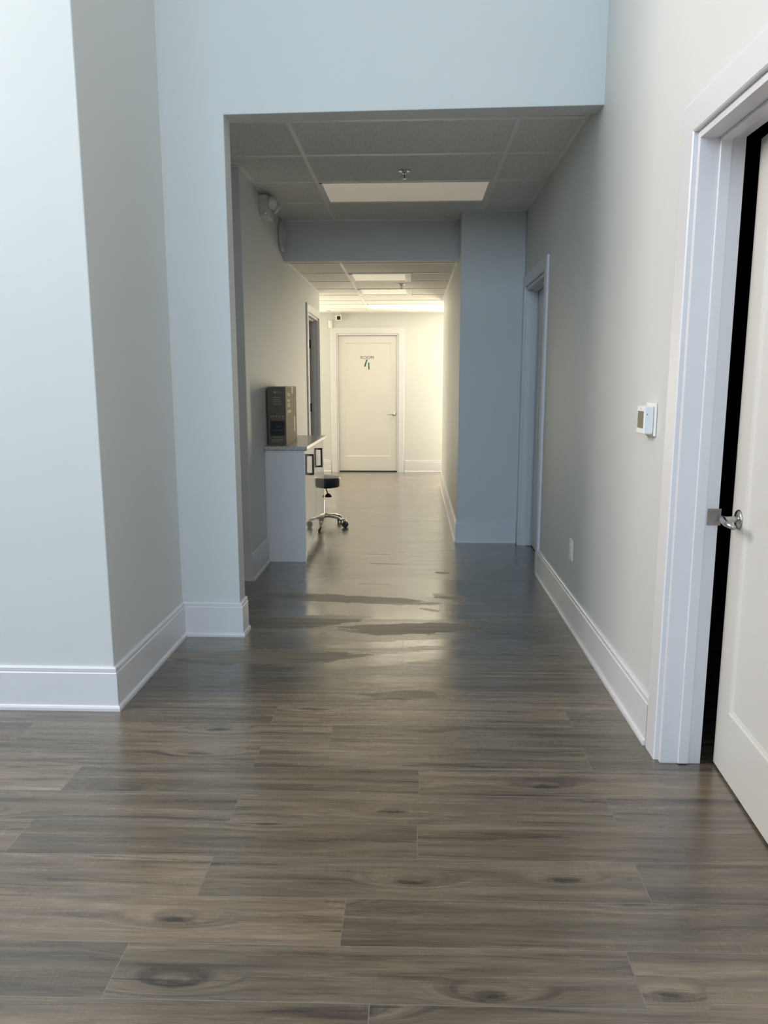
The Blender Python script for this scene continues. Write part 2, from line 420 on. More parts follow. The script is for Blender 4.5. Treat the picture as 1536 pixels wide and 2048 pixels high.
# shell out of sight: closes off the corridors, the side rooms and the front room
def shell(name, b, label, m='wall'):
    bm = BM(); box(bm, *b); return struct(name, bm, m, label, 'wall')
shell('wall_corridor_end', (-3.52, -3.4, Y1 + 0.126, 11.9, 0, 2.9), 'end wall of the side corridors on the left')
shell('wall_side_room', (-3.4, XHL - WT, YLE - WT, YLE, 0, 2.9), 'wall between the left side room and rear corridor')
shell('wall_right_end', (2.6, 2.72, YRE - WT, 11.9, 0, 2.9), 'end wall of the rear corridor on the right')
shell('wall_right_rear', (XR + 0.14, 2.6, YRE - WT, YRE, 0, 2.9), 'wall of the rear corridor on the right')
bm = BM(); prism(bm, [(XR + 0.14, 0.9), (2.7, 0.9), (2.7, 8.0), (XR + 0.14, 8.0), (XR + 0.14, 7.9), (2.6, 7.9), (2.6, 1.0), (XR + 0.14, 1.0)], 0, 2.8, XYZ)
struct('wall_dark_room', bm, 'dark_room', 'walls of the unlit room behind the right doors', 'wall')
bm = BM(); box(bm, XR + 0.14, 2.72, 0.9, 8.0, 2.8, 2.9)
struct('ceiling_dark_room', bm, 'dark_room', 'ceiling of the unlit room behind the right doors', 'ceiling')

# front room: back and left walls with windows, high ceiling
WB = [(-3.9, -2.1), (-1.6, 0.5)]
WZ = (2.6, 4.85)
bm = BM()
xs = [-4.62, WB[0][0], WB[0][1], WB[1][0], WB[1][1], XR + 0.14]
for a, b2 in ((0, 1), (2, 3), (4, 5)): box(bm, xs[a], xs[b2], -5.62, -5.5, 0, ZTOP)
for a, b2 in WB:
    box(bm, a, b2, -5.62, -5.5, 0, WZ[0]); box(bm, a, b2, -5.62, -5.5, WZ[1], ZTOP)
struct('wall_back', bm, 'wall', 'window wall of the front room behind the camera', 'wall')
WLY = (1.2, 2.9)
WLZ = (2.7, 5.5)
bm = BM()
box(bm, -4.62, -4.5, -5.5, WLY[0], 0, ZTOP); box(bm, -4.62, -4.5, WLY[1], Y1 + 0.126, 0, ZTOP)
box(bm, -4.62, -4.5, WLY[0], WLY[1], 0, WLZ[0]); box(bm, -4.62, -4.5, WLY[0], WLY[1], WLZ[1], ZTOP)
struct('wall_left_far', bm, 'wall', 'window wall of the front room beyond the left frame edge', 'wall')
bm = BM(); box(bm, -4.62, XR + 0.14, -5.62, Y1 + 0.126, ZTOP, ZTOP + 0.1)
struct('ceiling_front', bm, 'wall', 'high ceiling of the front room above the photo', 'ceiling')

def glass_mat():
    m = bpy.data.materials.new('window_glass'); m.use_nodes = True; nt = m.node_tree; nt.nodes.clear()
    o = nt.nodes.new('ShaderNodeOutputMaterial'); t = nt.nodes.new('ShaderNodeBsdfTransparent'); g = nt.nodes.new('ShaderNodeBsdfGlossy')
    g.inputs['Roughness'].default_value = 0.02
    mx = nt.nodes.new('ShaderNodeMixShader'); mx.inputs[0].default_value = 0.06
    nt.links.new(t.outputs[0], mx.inputs[1]); nt.links.new(g.outputs[0], mx.inputs[2]); nt.links.new(mx.outputs[0], o.inputs[0])
    return m
M['glass'] = glass_mat()
def window(name, p0, p1, axis, c, label, WZ=WZ):
    root = empty(name, (0, 0, 0)); tag(root, label, 'window', kind='structure')
    fn = (lambda p, q, h: (p, c + h, q)) if axis == 'x' else (lambda p, q, h: (c + h, p, q))
    bm = BM()
    sweep(bm, [(p0, WZ[0]), (p0, WZ[1]), (p1, WZ[1]), (p1, WZ[0]), (p0, WZ[0]), (p0, WZ[1])][:5], [(-0.05, -0.03), (0, -0.03), (0, 0.03), (-0.05, 0.03)], fn)
    mid = (p0 + p1) / 2
    prism(bm, [(mid - 0.025, WZ[0]), (mid + 0.025, WZ[0]), (mid + 0.025, WZ[1]), (mid - 0.025, WZ[1])], -0.03, 0.03, fn)
    obj('window_frame', bm, 'trim', root)
    bm = BM(); prism(bm, [(p0 + 0.03, WZ[0] + 0.03), (p1 - 0.03, WZ[0] + 0.03), (p1 - 0.03, WZ[1] - 0.03), (p0 + 0.03, WZ[1] - 0.03)], -0.003, 0.003, fn)
    obj('window_pane', bm, 'glass', root)
window('window_1', WB[0][0], WB[0][1], 'x', -5.56, 'left tall window in the wall behind the camera')
window('window_2', WB[1][0], WB[1][1], 'x', -5.56, 'right tall window in the wall behind the camera')
window('window_3', WLY[0], WLY[1], 'y', -4.56, 'wide window in the left wall of the front room', WLZ)

# ------------------------------------------------------------------ ceilings with grid
def ceiling(name, x0, x1, y0, y1, z, longs, crosses, label, glabel, holes=(), extra=()):
    # tile field, split so that light fittings sit in real openings
    ys = sorted({y0, y1, *[h[2] for h in holes], *[h[3] for h in holes]})
    xs = sorted({x0, x1, *[h[0] for h in holes], *[h[1] for h in holes]})
    bm = BM()
    for a, b2 in zip(xs, xs[1:]):
        for c, d in zip(ys, ys[1:]):
            mx_, my_ = (a + b2) / 2, (c + d) / 2
            if any(h[0] < mx_ < h[1] and h[2] < my_ < h[3] for h in holes): continue
            box(bm, a, b2, c, d, z + 0.006, z + 0.10)
    cel = struct(name, bm, 'tile', label, 'ceiling')
    bm = BM()
    for x in longs: box(bm, x - 0.012, x + 0.012, y0, y1, z, z + 0.012)
    for y in crosses: box(bm, x0, x1, y - 0.012, y + 0.012, z + 0.001, z + 0.011)
    for e in extra: box(bm, *e)
    g = obj('ceiling_grid', bm, 'tbar', cel)
    g['label'] = glabel
    return cel
LF1 = (G1 + 0.012, G1 + 1.208, T0 + 1.22 + 0.012, T0 + 1.83 - 0.012)
ang = 0.022
ceiling('ceiling', -3.4, XR - 0.001, Y1 + 0.126, Y3 - 0.001, ZC1, [G1 - 1.22, G1, G1 + 1.22], [T0 + 0.61 * k for k in range(0, 4)] ,
        'white speckled tile ceiling of the near hallway', 'painted steel ceiling grid', holes=[LF1],
        extra=[(XR - ang, XR - 0.001, Y1 + 0.126, Y4, ZC1 - 0.001, ZC1 + 0.011), (XHR, XR - 0.001, Y4 - ang, Y4 - 0.001, ZC1 - 0.001, ZC1 + 0.011), (XHR - ang, XHR - 0.001, Y4, Y3, ZC1 - 0.001, ZC1 + 0.011),
               (XHL, XHR, Y3 - ang, Y3 - 0.001, ZC1 - 0.001, ZC1 + 0.011), (XHL + 0.001, XHL + ang, Y2, Y3, ZC1 - 0.001, ZC1 + 0.011),
               (-3.4, XHL + ang, Y2 - ang, Y2 - 0.001, ZC1 - 0.001, ZC1 + 0.011)])
R = [T2 + 0.61 * k for k in range(0, 8)]
LR1 = (G2 + 0.012, G2 + 0.598, R[1] + 0.012, R[2] - 0.012)
LR2 = (G2 + 0.012, G2 + 0.598, R[3] + 0.012, R[4] - 0.012)
LON = (G2 + 0.012, G2 + 1.208, R[6] - 0.15 + 0.0, R[6] + 0.46)
ceiling('ceiling_rear', -3.4, 2.6, Y3 + 0.10, Y5, ZC2, [G2 - 1.22, G2, G2 + 1.22], [y for i, y in enumerate(R) if i not in (6, 7)] + [LON[2] - 0.012, LON[3] + 0.012],
        'cream lit tile ceiling of the rear hallway', 'painted steel ceiling grid', holes=[LR1, LR2, LON],
        extra=[(XHR - ang, XHR - 0.001, Y3 + 0.1, YRE, ZC2 - 0.001, ZC2 + 0.011), (XHL + 0.001, XHL + ang, Y3 + 0.1, YLE, ZC2 - 0.001, ZC2 + 0.011),
               (-3.4, 2.6, Y5 - ang, Y5 - 0.001, ZC2 - 0.001, ZC2 + 0.011), (G2 + 0.598, G2 + 0.622, R[1], R[2], ZC2, ZC2 + 0.011), (G2 + 0.598, G2 + 0.622, R[3], R[4], ZC2, ZC2 + 0.011)])

def ceiling_light(rect, z, m, label, fw=0.02, proud=0.0):
    x0, x1, y0, y1 = rect; cx, cy = (x0 + x1) / 2, (y0 + y1) / 2
    root = empty('ceiling_light', (cx, cy, z)); tag(root, label, 'ceiling light')
    a, b2 = (x1 - x0) / 2 - 0.001, (y1 - y0) / 2 - 0.001
    bm = BM()
    sweep(bm, [(-a, -b2), (a, -b2), (a, b2), (-a, b2), (-a, -b2)], [(0, 0.0 - proud), (fw, 0.0 - proud), (fw, 0.05), (0, 0.05)], lambda p, q, h: (p, q, h))
    obj('light_frame', bm, 'tbar', root)
    bm = BM(); box(bm, -a + fw, a - fw, -b2 + fw, b2 - fw, 0.006, 0.012)
    obj('diffuser', bm, m, root)
    bm = BM(); box(bm, -a, a, -b2, b2, 0.05, 0.09)
    obj('light_housing', bm, 'tbar', root)
    return root
ceiling_light(LF1, ZC1, 'panel_glow', 'pale unlit light panel with added glow set in the near dark ceiling')
ceiling_light(LR1, ZC2, 'panel_glow_rear', 'unlit square light panel with added glow nearest the beam in the rear ceiling', 0.035)
ceiling_light(LR2, ZC2, 'panel_glow_rear', 'unlit square light panel with added glow behind the rear sprinkler', 0.035)
ceiling_light(LON, ZC2, 'lamp_on', 'glowing white light panel in front of the far door')

# ------------------------------------------------------------------ baseboards
BP = [(0, 0), (0.026, 0), (0.026, 0.012), (0.023, 0.019), (0.016, 0.022), (0.016, 0.163), (0.012, 0.167), (0.013, 0.170), (0.013, 0.184), (0.009, 0.1893), (0, 0.1893)]
def baseboard(name, path, label):
    # path runs with the room on its left
    bm = BM(); sweep(bm, path, BP, XYZ)
    return struct(name, bm, 'trim', label, 'baseboard')
e = 0.0005
baseboard('baseboard_left', [(-1.0 + 0.06 + e, Y1 + 0.126), (XO, Y1 + 0.126), (XO, Y1), (XL, Y1), (XL, Y0), (-4.5, Y0)][1:], 'white baseboard round the left wall block and pillar')
baseboard('baseboard_right', [(XR, 2.722), (XR, 5.30)], 'white baseboard along the right wall between its two doors')
baseboard('baseboard_right_near', [(XR, -5.5), (XR, 1.54)], 'white baseboard on the right wall on the near side of the ajar door')
baseboard('baseboard_hall_right', [(XR - 0.022, Y4), (XHR, Y4), (XHR, YRE)][::1] if False else [(XHR, YRE), (XHR, Y4), (XR - 0.022, Y4)][::-1], 'white baseboard round the blue hallway wall block')
baseboard('baseboard_hall_left', [(XHL, 5.655), (XHL, Y2), (-3.4, Y2)], 'white baseboard at the near end of the left hallway wall')
baseboard('baseboard_end', [(2.6, Y5), (-0.137, Y5)], 'cream baseboard right of the far door')
baseboard('baseboard_end_left', [(-1.276, Y5), (-3.4, Y5)], 'cream baseboard left of the far door')
baseboard('baseboard_hall_rear', [(XHL, 8.03), (XHL, 6.87)], 'white baseboard beyond the cabinet on the left')

# ------------------------------------------------------------------ doors
def leaf_bm(w, h, t, stile, top, bot):
    """leaf in local x 0..w, y 0..t, z 0..h with a sunk flat panel on both faces"""
    bm = BM()
    rect = lambda i: [(i, i), (w - i, i), (w - i, h - i), (i, h - i)]
    def ring(l, r, b0, t0, y): return [bm.verts.new(v) for v in ((l, y, b0), (r, y, b0), (r, y, t0), (l, y, t0))]
    outs = []
    for y, s in ((0, 1), (t, -1)):
        o = ring(0, w, 0, h, y)
        a = ring(stile, w - stile, bot, h - top, y)
        c = ring(stile + 0.004, w - stile - 0.004, bot + 0.004, h - top - 0.004, y + s * 0.005)
        d = ring(stile + 0.016, w - stile - 0.016, bot + 0.016, h - top - 0.016, y + s * 0.009)
        for p, q in ((o, a), (a, c), (c, d)):
            for i in range(4): bm.faces.new([p[i], p[(i + 1) % 4], q[(i + 1) % 4], q[i]])
        bm.faces.new(d); outs.append(o)
    for i in range(4): bm.faces.new([outs[0][i], outs[0][(i + 1) % 4], outs[1][(i + 1) % 4], outs[1][i]])
    return bm

def lever(parent, p, nrm, ldir, m='nickel', L=0.105, neck=0.055, droop=0.008):
    """lever handle: rose, neck and blade as parts of a handle"""
    n = Vector(nrm).normalized(); l = Vector(ldir).normalized(); p = Vector(p)
    h = empty('door_handle', p); h.parent = parent
    bm = BM(); lathe(bm, [(0.0, 0.0), (0.033, 0.0), (0.0335, 0.003), (0.030, 0.007), (0.018, 0.010), (0.014, 0.011), (0.0, 0.011)], (0, 0, 0), n, 40, cap=False)
    obj('rose', bm, m, h, smooth=True)
    bm = BM(); lathe(bm, [(0.0105, 0.008), (0.0105, neck - 0.008), (0.0125, neck)], (0, 0, 0), n, 24)
    obj('neck', bm, m, h, smooth=False, bevel=0.001)
    bm = BM(); z = Vector((0, 0, 1))
    pts = [n * neck - l * 0.014, n * neck + l * 0.02, n * (neck + 0.004) + l * 0.06 - z * droop * 0.5, n * (neck - 0.004) + l * L - z * droop]
    tube(bm, pts, [0.011, 0.0115, 0.010, 0.0085], 16, 1.0)
    lb = obj('lever', bm, m, h, smooth=True)
    return h

def casing_frame(root, y0, y1, top, w, fn, m='trim', t=0.018, band=True):
    """flat casing with a thin inner lip, mitred; fn(p, q, h)"""
    bm = BM()
    prof = [(-0.006, 0), (-0.006, t - 0.004), (-0.010, t), (-w + 0.012, t), (-w + 0.008, t - 0.003), (-w, t - 0.004), (-w, 0)]
    # travel up, across, down with the opening on the right -> casing to the left
    prof = [(-o, h) for o, h in prof]
    sweep(bm, [(y0, 0), (y0, top), (y1, top), (y1, 0)], prof, fn)
    return obj('casing', bm, m, root)

def jamb_frame(root, y0, y1, top, d0, d1, fn, s0, s1, m='trim', t=0.019):
    bm = BM(); sweep(bm, [(y0, 0), (y0, top), (y1, top), (y1, 0)], [(0, d0), (-t, d0), (-t, d1), (0, d1)], fn)
    obj('jamb', bm, m, root, bevel=0.0012)
    bm = BM(); sweep(bm, [(y0, 0.004), (y0, top), (y1, top), (y1, 0.004)], [(-t, s0), (-t - 0.011, s0), (-t - 0.011, s1), (-t, s1)], fn)
    obj('door_stop', bm, m, root, bevel=0.0015)

# --- near right door, ajar, opening into the dark room
root = empty('trim_1', (0, 0, 0)); tag(root, 'white door frame nearest the camera on the right wall', 'door frame', kind='structure')
fnR = lambda p, q, h: (XR - h, p, q)
casing_frame(root, OD1[0], OD1[1], OD1[2], 0.112, fnR)
jamb_frame(root, OD1[0], OD1[1], OD1[2], 0.002, -0.142, fnR, -0.060, -0.095)
st = empty('strike_plate', (0, 0, 0)); st.parent = root
yj = OD1[1] - 0.019
bm = BM(); pl = [(XR + 0.108, 0.882), (XR + 0.152, 0.882), (XR + 0.152, 0.940), (XR + 0.108, 0.940)]
sweep(bm, [(XR + 0.118, 0.882), (XR + 0.150, 0.882), (XR + 0.150, 0.940), (XR + 0.104, 0.940), (XR + 0.104, 0.882), (XR + 0.118, 0.882)], [(0, 0), (0.013, 0), (0.013, 0.002), (0, 0.002)], lambda p, q, h: (p, yj - h, q))
obj('plate', bm, 'brown_metal', st)
bm = BM(); box(bm, XR + 0.117, XR + 0.138, yj - 0.0008, yj - 0.0002, 0.895, 0.927)
obj('latch_recess', bm, 'dark_kick', st)
for zz in (0.888, 0.934):
    bm = BM(); lathe(bm, [(0.0035, 0), (0.0035, 0.0015), (0.001, 0.002)], (XR + 0.127, yj - 0.0016, zz), (0, -1, 0), 14)
    obj('screw', bm, 'brown_metal', st)
# leaf: face towards the hall passes through these two floor points
pA, pB = Vector((1.093, 2.588, 0)), Vector((1.0345, 1.680, 0))
dvec = (pB - pA); W1 = dvec.length; ang1 = math.atan2(dvec.y, dvec.x)
d1 = obj('door_1', leaf_bm(W1, 2.115, 0.044, 0.112, 0.115, 0.235), 'door', bevel=0.0012)
d1.location = (pA.x, pA.y, 0.010); d1.rotation_euler = (0, 0, ang1)
tag(d1, 'white single panel door standing ajar at the right edge', 'door', kind='structure')
# local frame: x along the leaf towards the hinge, the hall face is at y = 0 looking to -y
lever(d1, (0.068, 0, 0.905), (0, -1, 0), (1, 0, 0), L=0.11, neck=0.058)
bm = BM(); box(bm, -0.0015, 0.0008, 0.008, 0.036, 0.875, 0.933); obj('latch_plate', bm, 'nickel', d1)

# --- closed door in the right wall of the hallway
root = empty('trim_2', (0, 0, 0)); tag(root, 'white door frame on the right wall by the blue wall block', 'door frame', kind='structure')
casing_frame(root, OD2[0], OD2[1], OD2[2], 0.097, fnR)
jamb_frame(root, OD2[0], OD2[1], OD2[2], 0.002, -0.142, fnR, -0.050, -0.088)
d2 = obj('door_2', leaf_bm(OD2[1] - OD2[0] - 0.044, 2.085, 0.044, 0.112, 0.115, 0.235), 'door', bevel=0.0012)
d2.location = (XR + 0.096, OD2[1] - 0.022, 0.010); d2.rotation_euler = (0, 0, -PI / 2)
tag(d2, 'closed white door set deep in the right hallway wall', 'door', kind='structure')
bm = BM(); box(bm, XR + 0.096, XR + 0.14, OD2[0] + 0.019, OD2[1] - 0.019, 0.0, 0.009)  # dark strip filling the shaded gap below the leaf
obj('door_gap_shade', bm, 'gap_shade', root)

# --- far door with the room number
root = empty('trim_3', (0, 0, 0)); tag(root, 'cream door frame round the numbered far door', 'door frame', kind='structure')
fnE = lambda p, q, h: (p, Y5 - h, q)
casing_frame(root, FD[0], FD[1], FD[2], 0.095, fnE)
jamb_frame(root, FD[0], FD[1], FD[2], 0.002, -0.118, fnE, -0.076, -0.11)
d3 = obj('door_3', leaf_bm(FD[1] - FD[0] - 0.042, 2.055, 0.040, 0.100, 0.105, 0.222), 'door', bevel=0.0012)
d3.location = (FD[0] + 0.021, Y5 + 0.034, 0.018)
tag(d3, 'closed cream door with a room number at the hallway end', 'door', kind='structure')
lever(d3, (0.848, 0, 0.880), (0, -1, 0), (-1, 0, 0), 'nickel_light', L=0.105, neck=0.05)
bm = BM(); box(bm, FD[0] + 0.019, FD[1] - 0.019, Y5 + 0.036, Y5 + 0.075, 0.0, 0.016)  # shade under the far door, drawn as a dark strip
obj('door_gap_shade', bm, 'gap_shade', root)

def text_bm(body, size, extrude, offset=0.0):
    cu = bpy.data.curves.new('t', 'FONT'); cu.body = body; cu.size = size; cu.extrude = extrude; cu.align_x = 'CENTER'; cu.align_y = 'CENTER'; cu.offset = offset
    to = bpy.data.objects.new('t', cu); COL.objects.link(to)
    dg = bpy.context.evaluated_depsgraph_get(); me = bpy.data.meshes.new_from_object(to.evaluated_get(dg))
    bm = BM(); bm.from_mesh(me); bpy.data.objects.remove(to); bpy.data.curves.remove(cu); bpy.data.meshes.remove(me)
    return bm
sg = empty('room_sign', (0.44, 0.0085, 1.66)); sg.parent = d3; sg['label'] = 'room number lettering'
bm = text_bm('ROOM', 0.062, 0.0008)
bmesh.ops.transform(bm, matrix=Matrix.Translation((0, -0.0012, 0.070)) @ Matrix.Rotation(PI / 2, 4, 'X') @ Matrix.Diagonal((1.12, 1, 1, 1)), verts=bm.verts)
obj('sign_word', bm, 'greyink', sg)
bm = BM()
prism(bm, [(-0.050, -0.066), (-0.030, -0.066), (0.006, 0.042), (-0.014, 0.042)], -0.0016, 0.0, lambda p, q, a: (p, a, q))
obj('sign_digit_stroke', bm, 'green', sg)
bm = BM(); prism(bm, [(0.016, -0.108), (0.036, -0.108), (0.033, -0.006), (0.014, -0.006)], -0.0016, 0.0, lambda p, q, a: (p, a, q))
obj('sign_digit_stroke', bm, 'teal', sg)

# --- open door at the rear left: frame plus leaf swung into the side room
root = empty('trim_4', (0, 0, 0)); tag(root, 'white door frame on the left wall beyond the cabinet', 'door frame', kind='structure')
fnL = lambda p, q, h: (XHL + h, p, q)
casing_frame(root, OD4[0], OD4[1], OD4[2], 0.095, fnL)
jamb_frame(root, OD4[0], OD4[1], OD4[2], 0.002, -0.122, fnL, -0.045, -0.08)
for zz in (0.30, 1.08, 1.82):
    bm = BM(); lathe(bm, [(0.008, -0.05), (0.008, 0.05)], (XHL - 0.130, OD4[1] - 0.024, zz), (0, 0, 1), 16)
    box(bm, XHL - 0.122, XHL - 0.085, OD4[1] - 0.0215, OD4[1] - 0.019, zz - 0.05, zz + 0.05)
    obj('hinge', bm, 'bronze', root)
d4 = obj('door_4', leaf_bm(0.845, 2.06, 0.044, 0.112, 0.115, 0.235), 'door', bevel=0.0012)
d4.location = (XHL - 0.142, OD4[1] - 0.068, 0.010); d4.rotation_euler = (0, 0, PI)
d4.location.y = OD4[1] - 0.016
tag(d4, 'white door swung open into the left side room', 'door', kind='structure')

# ------------------------------------------------------------------ cabinet, worktop
CY0, CY1, CXF, CH = 5.655, 6.86, -0.824, 0.868
CXB = XHL + 0.001
cab = empty('cabinet', ((CXB + CXF) / 2, (CY0 + CY1) / 2, 0))
tag(cab, 'white gloss base cabinet with dark pulls against the left hallway wall', 'cabinet')
ox, oy = cab.location.x, cab.location.y
def cbox(name, x0, x1, y0, y1, z0, z1, m, parent=cab, bevel=0.0015):
    bm = BM(); box(bm, x0 - ox, x1 - ox, y0 - oy, y1 - oy, z0, z1); return obj(name, bm, m, parent, bevel=bevel)
cbox('side_panel', CXB, CXF - 0.001, CY0, CY0 + 0.018, 0, CH - 0.002, 'cab_side')
cbox('side_panel', CXB, CXF - 0.06, CY1 - 0.018, CY1, 0, CH - 0.002, 'cab_side')
cbox('body', CXB, CXF - 0.021, CY0 + 0.018, CY1 - 0.018, 0.10, CH - 0.003, 'cab_side')
cbox('toe_kick', CXF - 0.075, CXF - 0.06, CY0 + 0.018, CY1 - 0.018, 0.0, 0.10, 'cab_side')
edges = [CY0 + 0.019, CY0 + 0.62, CY1]
for i, (a, b2) in enumerate(zip(edges, edges[1:])):
    d = cbox('cabinet_door', CXF - 0.019, CXF, a + 0.0015, b2 - 0.0015, 0.105, CH - 0.012, 'gloss_white', bevel=0.0012)
    hy = (5.93, 6.49)[i]
    bm = BM()
    hx0, hx1 = CXF - ox, CXF + 0.036 - ox
    sweep(bm, [(hx0, 0.645), (hx1, 0.645), (hx1, 0.812), (hx0, 0.812)], [(0, -0.008), (0.016, -0.008), (0.016, 0.008), (0, 0.008)], lambda p, q, h: (p, hy - oy + h, q))
    obj('pull_handle', bm, 'bronze', d, bevel=0.002)

bm = BM(); box(bm, CXB, -0.800, 5.632, 6.885, CH, 0.896)
wt = obj('worktop', bm, 'counter', bevel=0.004, seg=3)
tag(wt, 'grey speckled worktop carrying the cardboard box', 'worktop')

# ------------------------------------------------------------------ cardboard box on the worktop
bx0, bx1, by0, by1, bz, bh = -1.112, -0.972, 5.745, 6.27, 0.8965, 0.444
carton = empty('cardboard_box', ((bx0 + bx1) / 2, (by0 + by1) / 2, bz))
tag(carton, 'tall brown cardboard box with a dark printed front standing on the worktop', 'box')
ox, oy = carton.location.x, carton.location.y
hw, hd = (bx1 - bx0) / 2, (by1 - by0) / 2
bm = BM(); box(bm, -hw, hw, -hd, hd, 0, bh)
obj('carton_body', bm, 'card', carton, bevel=0.002)
fy = -hd
def front(name, x0, x1, z0, z1, m, d=0.0008, parent=carton):
    bm = BM(); box(bm, x0, x1, fy - d, fy + 0.0005, z0, z1); return obj(name, bm, m, parent)
front('printed_front', -hw + 0.001, hw - 0.001, 0.001, bh - 0.001, 'cardprint', 0.0006)
front('black_label', -0.052, 0.058, 0.073, 0.185, 'cardblack', 0.0012)
random.seed(3)
def words(z, x0, x1, h, d, m='cardink', name='printed_line'):
    # one strip of tiny print: letters stand on a hairline so that the line is one piece
    bm = BM(); x = x0; base = z
    poly = [(x0, z)]
    top = []
    while x < x1 - 0.002:
        w = random.uniform(0.003, 0.0065); hh = h * random.choice((0.7, 0.7, 1.0, 0.85)); xe = min(x + w, x1)
        top += [(x, z + hh), (xe, z + hh), (xe, z + 0.0008), (xe + 0.0016, z + 0.0008)]; x += w + 0.0016
    poly = [(x0, z)] + top + [(top[-1][0], z)]
    prism(bm, poly, fy - d, fy - d + 0.0006, lambda p, q, a: (p, a, q))
    return obj(name, bm, m, carton)
for z, a, b2 in ((0.360, -0.027, 0.027), (0.342, -0.028, 0.028), (0.326, -0.033, 0.034), (0.308, -0.022, 0.026)): words(z, a, b2, 0.008, 0.0012)
for z, a, b2 in ((0.060, -0.03, 0.03), (0.040, -0.045, 0.045), (0.028, -0.045, 0.02)): words(z, a, b2, 0.006, 0.0012)
for xx in (-0.048, -0.030, -0.008, 0.016, 0.040):
    bm = BM(); box(bm, xx, xx + 0.010, fy - 0.0012, fy - 0.0006, 0.214, 0.226); obj('printed_symbol', bm, 'cardink', carton)
words(0.140, -0.012, 0.022, 0.006, 0.0018, 'inkblue'); words(0.112, -0.038, 0.042, 0.006, 0.0018, 'inkblue')
bm = text_bm('LG', 0.026, 0.0004)
bmesh.ops.transform(bm, matrix=Matrix.Translation((0.020, fy - 0.001, 0.401)) @ Matrix.Rotation(PI / 2, 4, 'X'), verts=bm.verts)
lathe(bm, [(0.0, 0.0), (0.011, 0.0), (0.011, 0.0004), (0.0, 0.0004)], (-0.010, fy - 0.0006, 0.401), (0, -1, 0), 24, cap=False)
obj('printed_mark', bm, 'cardink', carton)
bm = BM(); box(bm, hw - 0.0002, hw + 0.0008, 0.02, 0.085, bh - 0.055, bh - 0.001); box(bm, hw - 0.07, hw + 0.0008, 0.02, 0.085, bh - 0.001, bh + 0.0006)
obj('tape_strip', bm, 'paper', carton)
bm = BM(); box(bm, hw - 0.0002, hw + 0.0008, 0.115, 0.165, 0.085, 0.205)
obj('side_sticker', bm, 'paper', carton)
bm = BM()
for a, b2, z0, z1 in ((-0.17, -0.08, 0.37, 0.395), (-0.19, -0.07, 0.325, 0.345), (-0.18, -0.06, 0.285, 0.315), (-0.19, -0.02, 0.24, 0.262)):
    box(bm, hw - 0.0002, hw + 0.0006, a, b2, z0, z1)
obj('side_print', bm, 'taped', carton)
for i in range(7):
    yy = -hd + 0.03 + i * 0.06
    bm = BM(); box(bm, hw - 0.012, hw + 0.0012, yy, yy + 0.022, bh - 0.004, bh + 0.0025)
    obj('torn_tab', bm, 'bronze', carton)

# ------------------------------------------------------------------ stool
sx, sy = -0.885, 7.17
st = empty('stool', (sx, sy, 0)); tag(st, 'black round rolling stool with chrome star base behind the cabinet', 'stool')
bm = BM(); lathe(bm, [(0.0, 0.384), (0.172, 0.384), (0.180, 0.388), (0.183, 0.396), (0.185, 0.430), (0.184, 0.464), (0.180, 0.473), (0.172, 0.478), (0.10, 0.482), (0.0, 0.483)], n=56, cap=False)
obj('seat', bm, 'vinyl', st, smooth=True)
bm = BM(); lathe(bm, [(0.0, 0.374), (0.10, 0.374), (0.10, 0.384), (0.0, 0.384)], n=32, cap=False); obj('seat_plate', bm, 'black', st)
bm = BM(); lathe(bm, [(0.0, 0.095), (0.025, 0.095), (0.025, 0.25), (0.0145, 0.252), (0.0145, 0.376), (0.0, 0.376)], n=24, cap=False); obj('gas_lift', bm, 'chrome', st, bevel=0.001)
bm = BM()
tube(bm, [(0.02, -0.02, 0.374), (0.050, -0.045, 0.370), (0.056, -0.05, 0.345), (0.066, -0.055, 0.325), (0.072, -0.06, 0.312)], 0.006, 10)
lathe(bm, [(0.0, 0.0), (0.034, 0.0), (0.033, 0.012), (0.024, 0.026), (0.010, 0.033), (0.0, 0.034)], (0.072, -0.06, 0.290), (0.0, 0.0, 1.0), 24, cap=False)
obj('height_lever', bm, 'black', st, smooth=True)
bm = BM(); lathe(bm, [(0.0, 0.075), (0.036, 0.075), (0.040, 0.085), (0.036, 0.108), (0.028, 0.114), (0.0, 0.114)], n=28, cap=False)
obj('hub', bm, 'chrome', st, smooth=True)
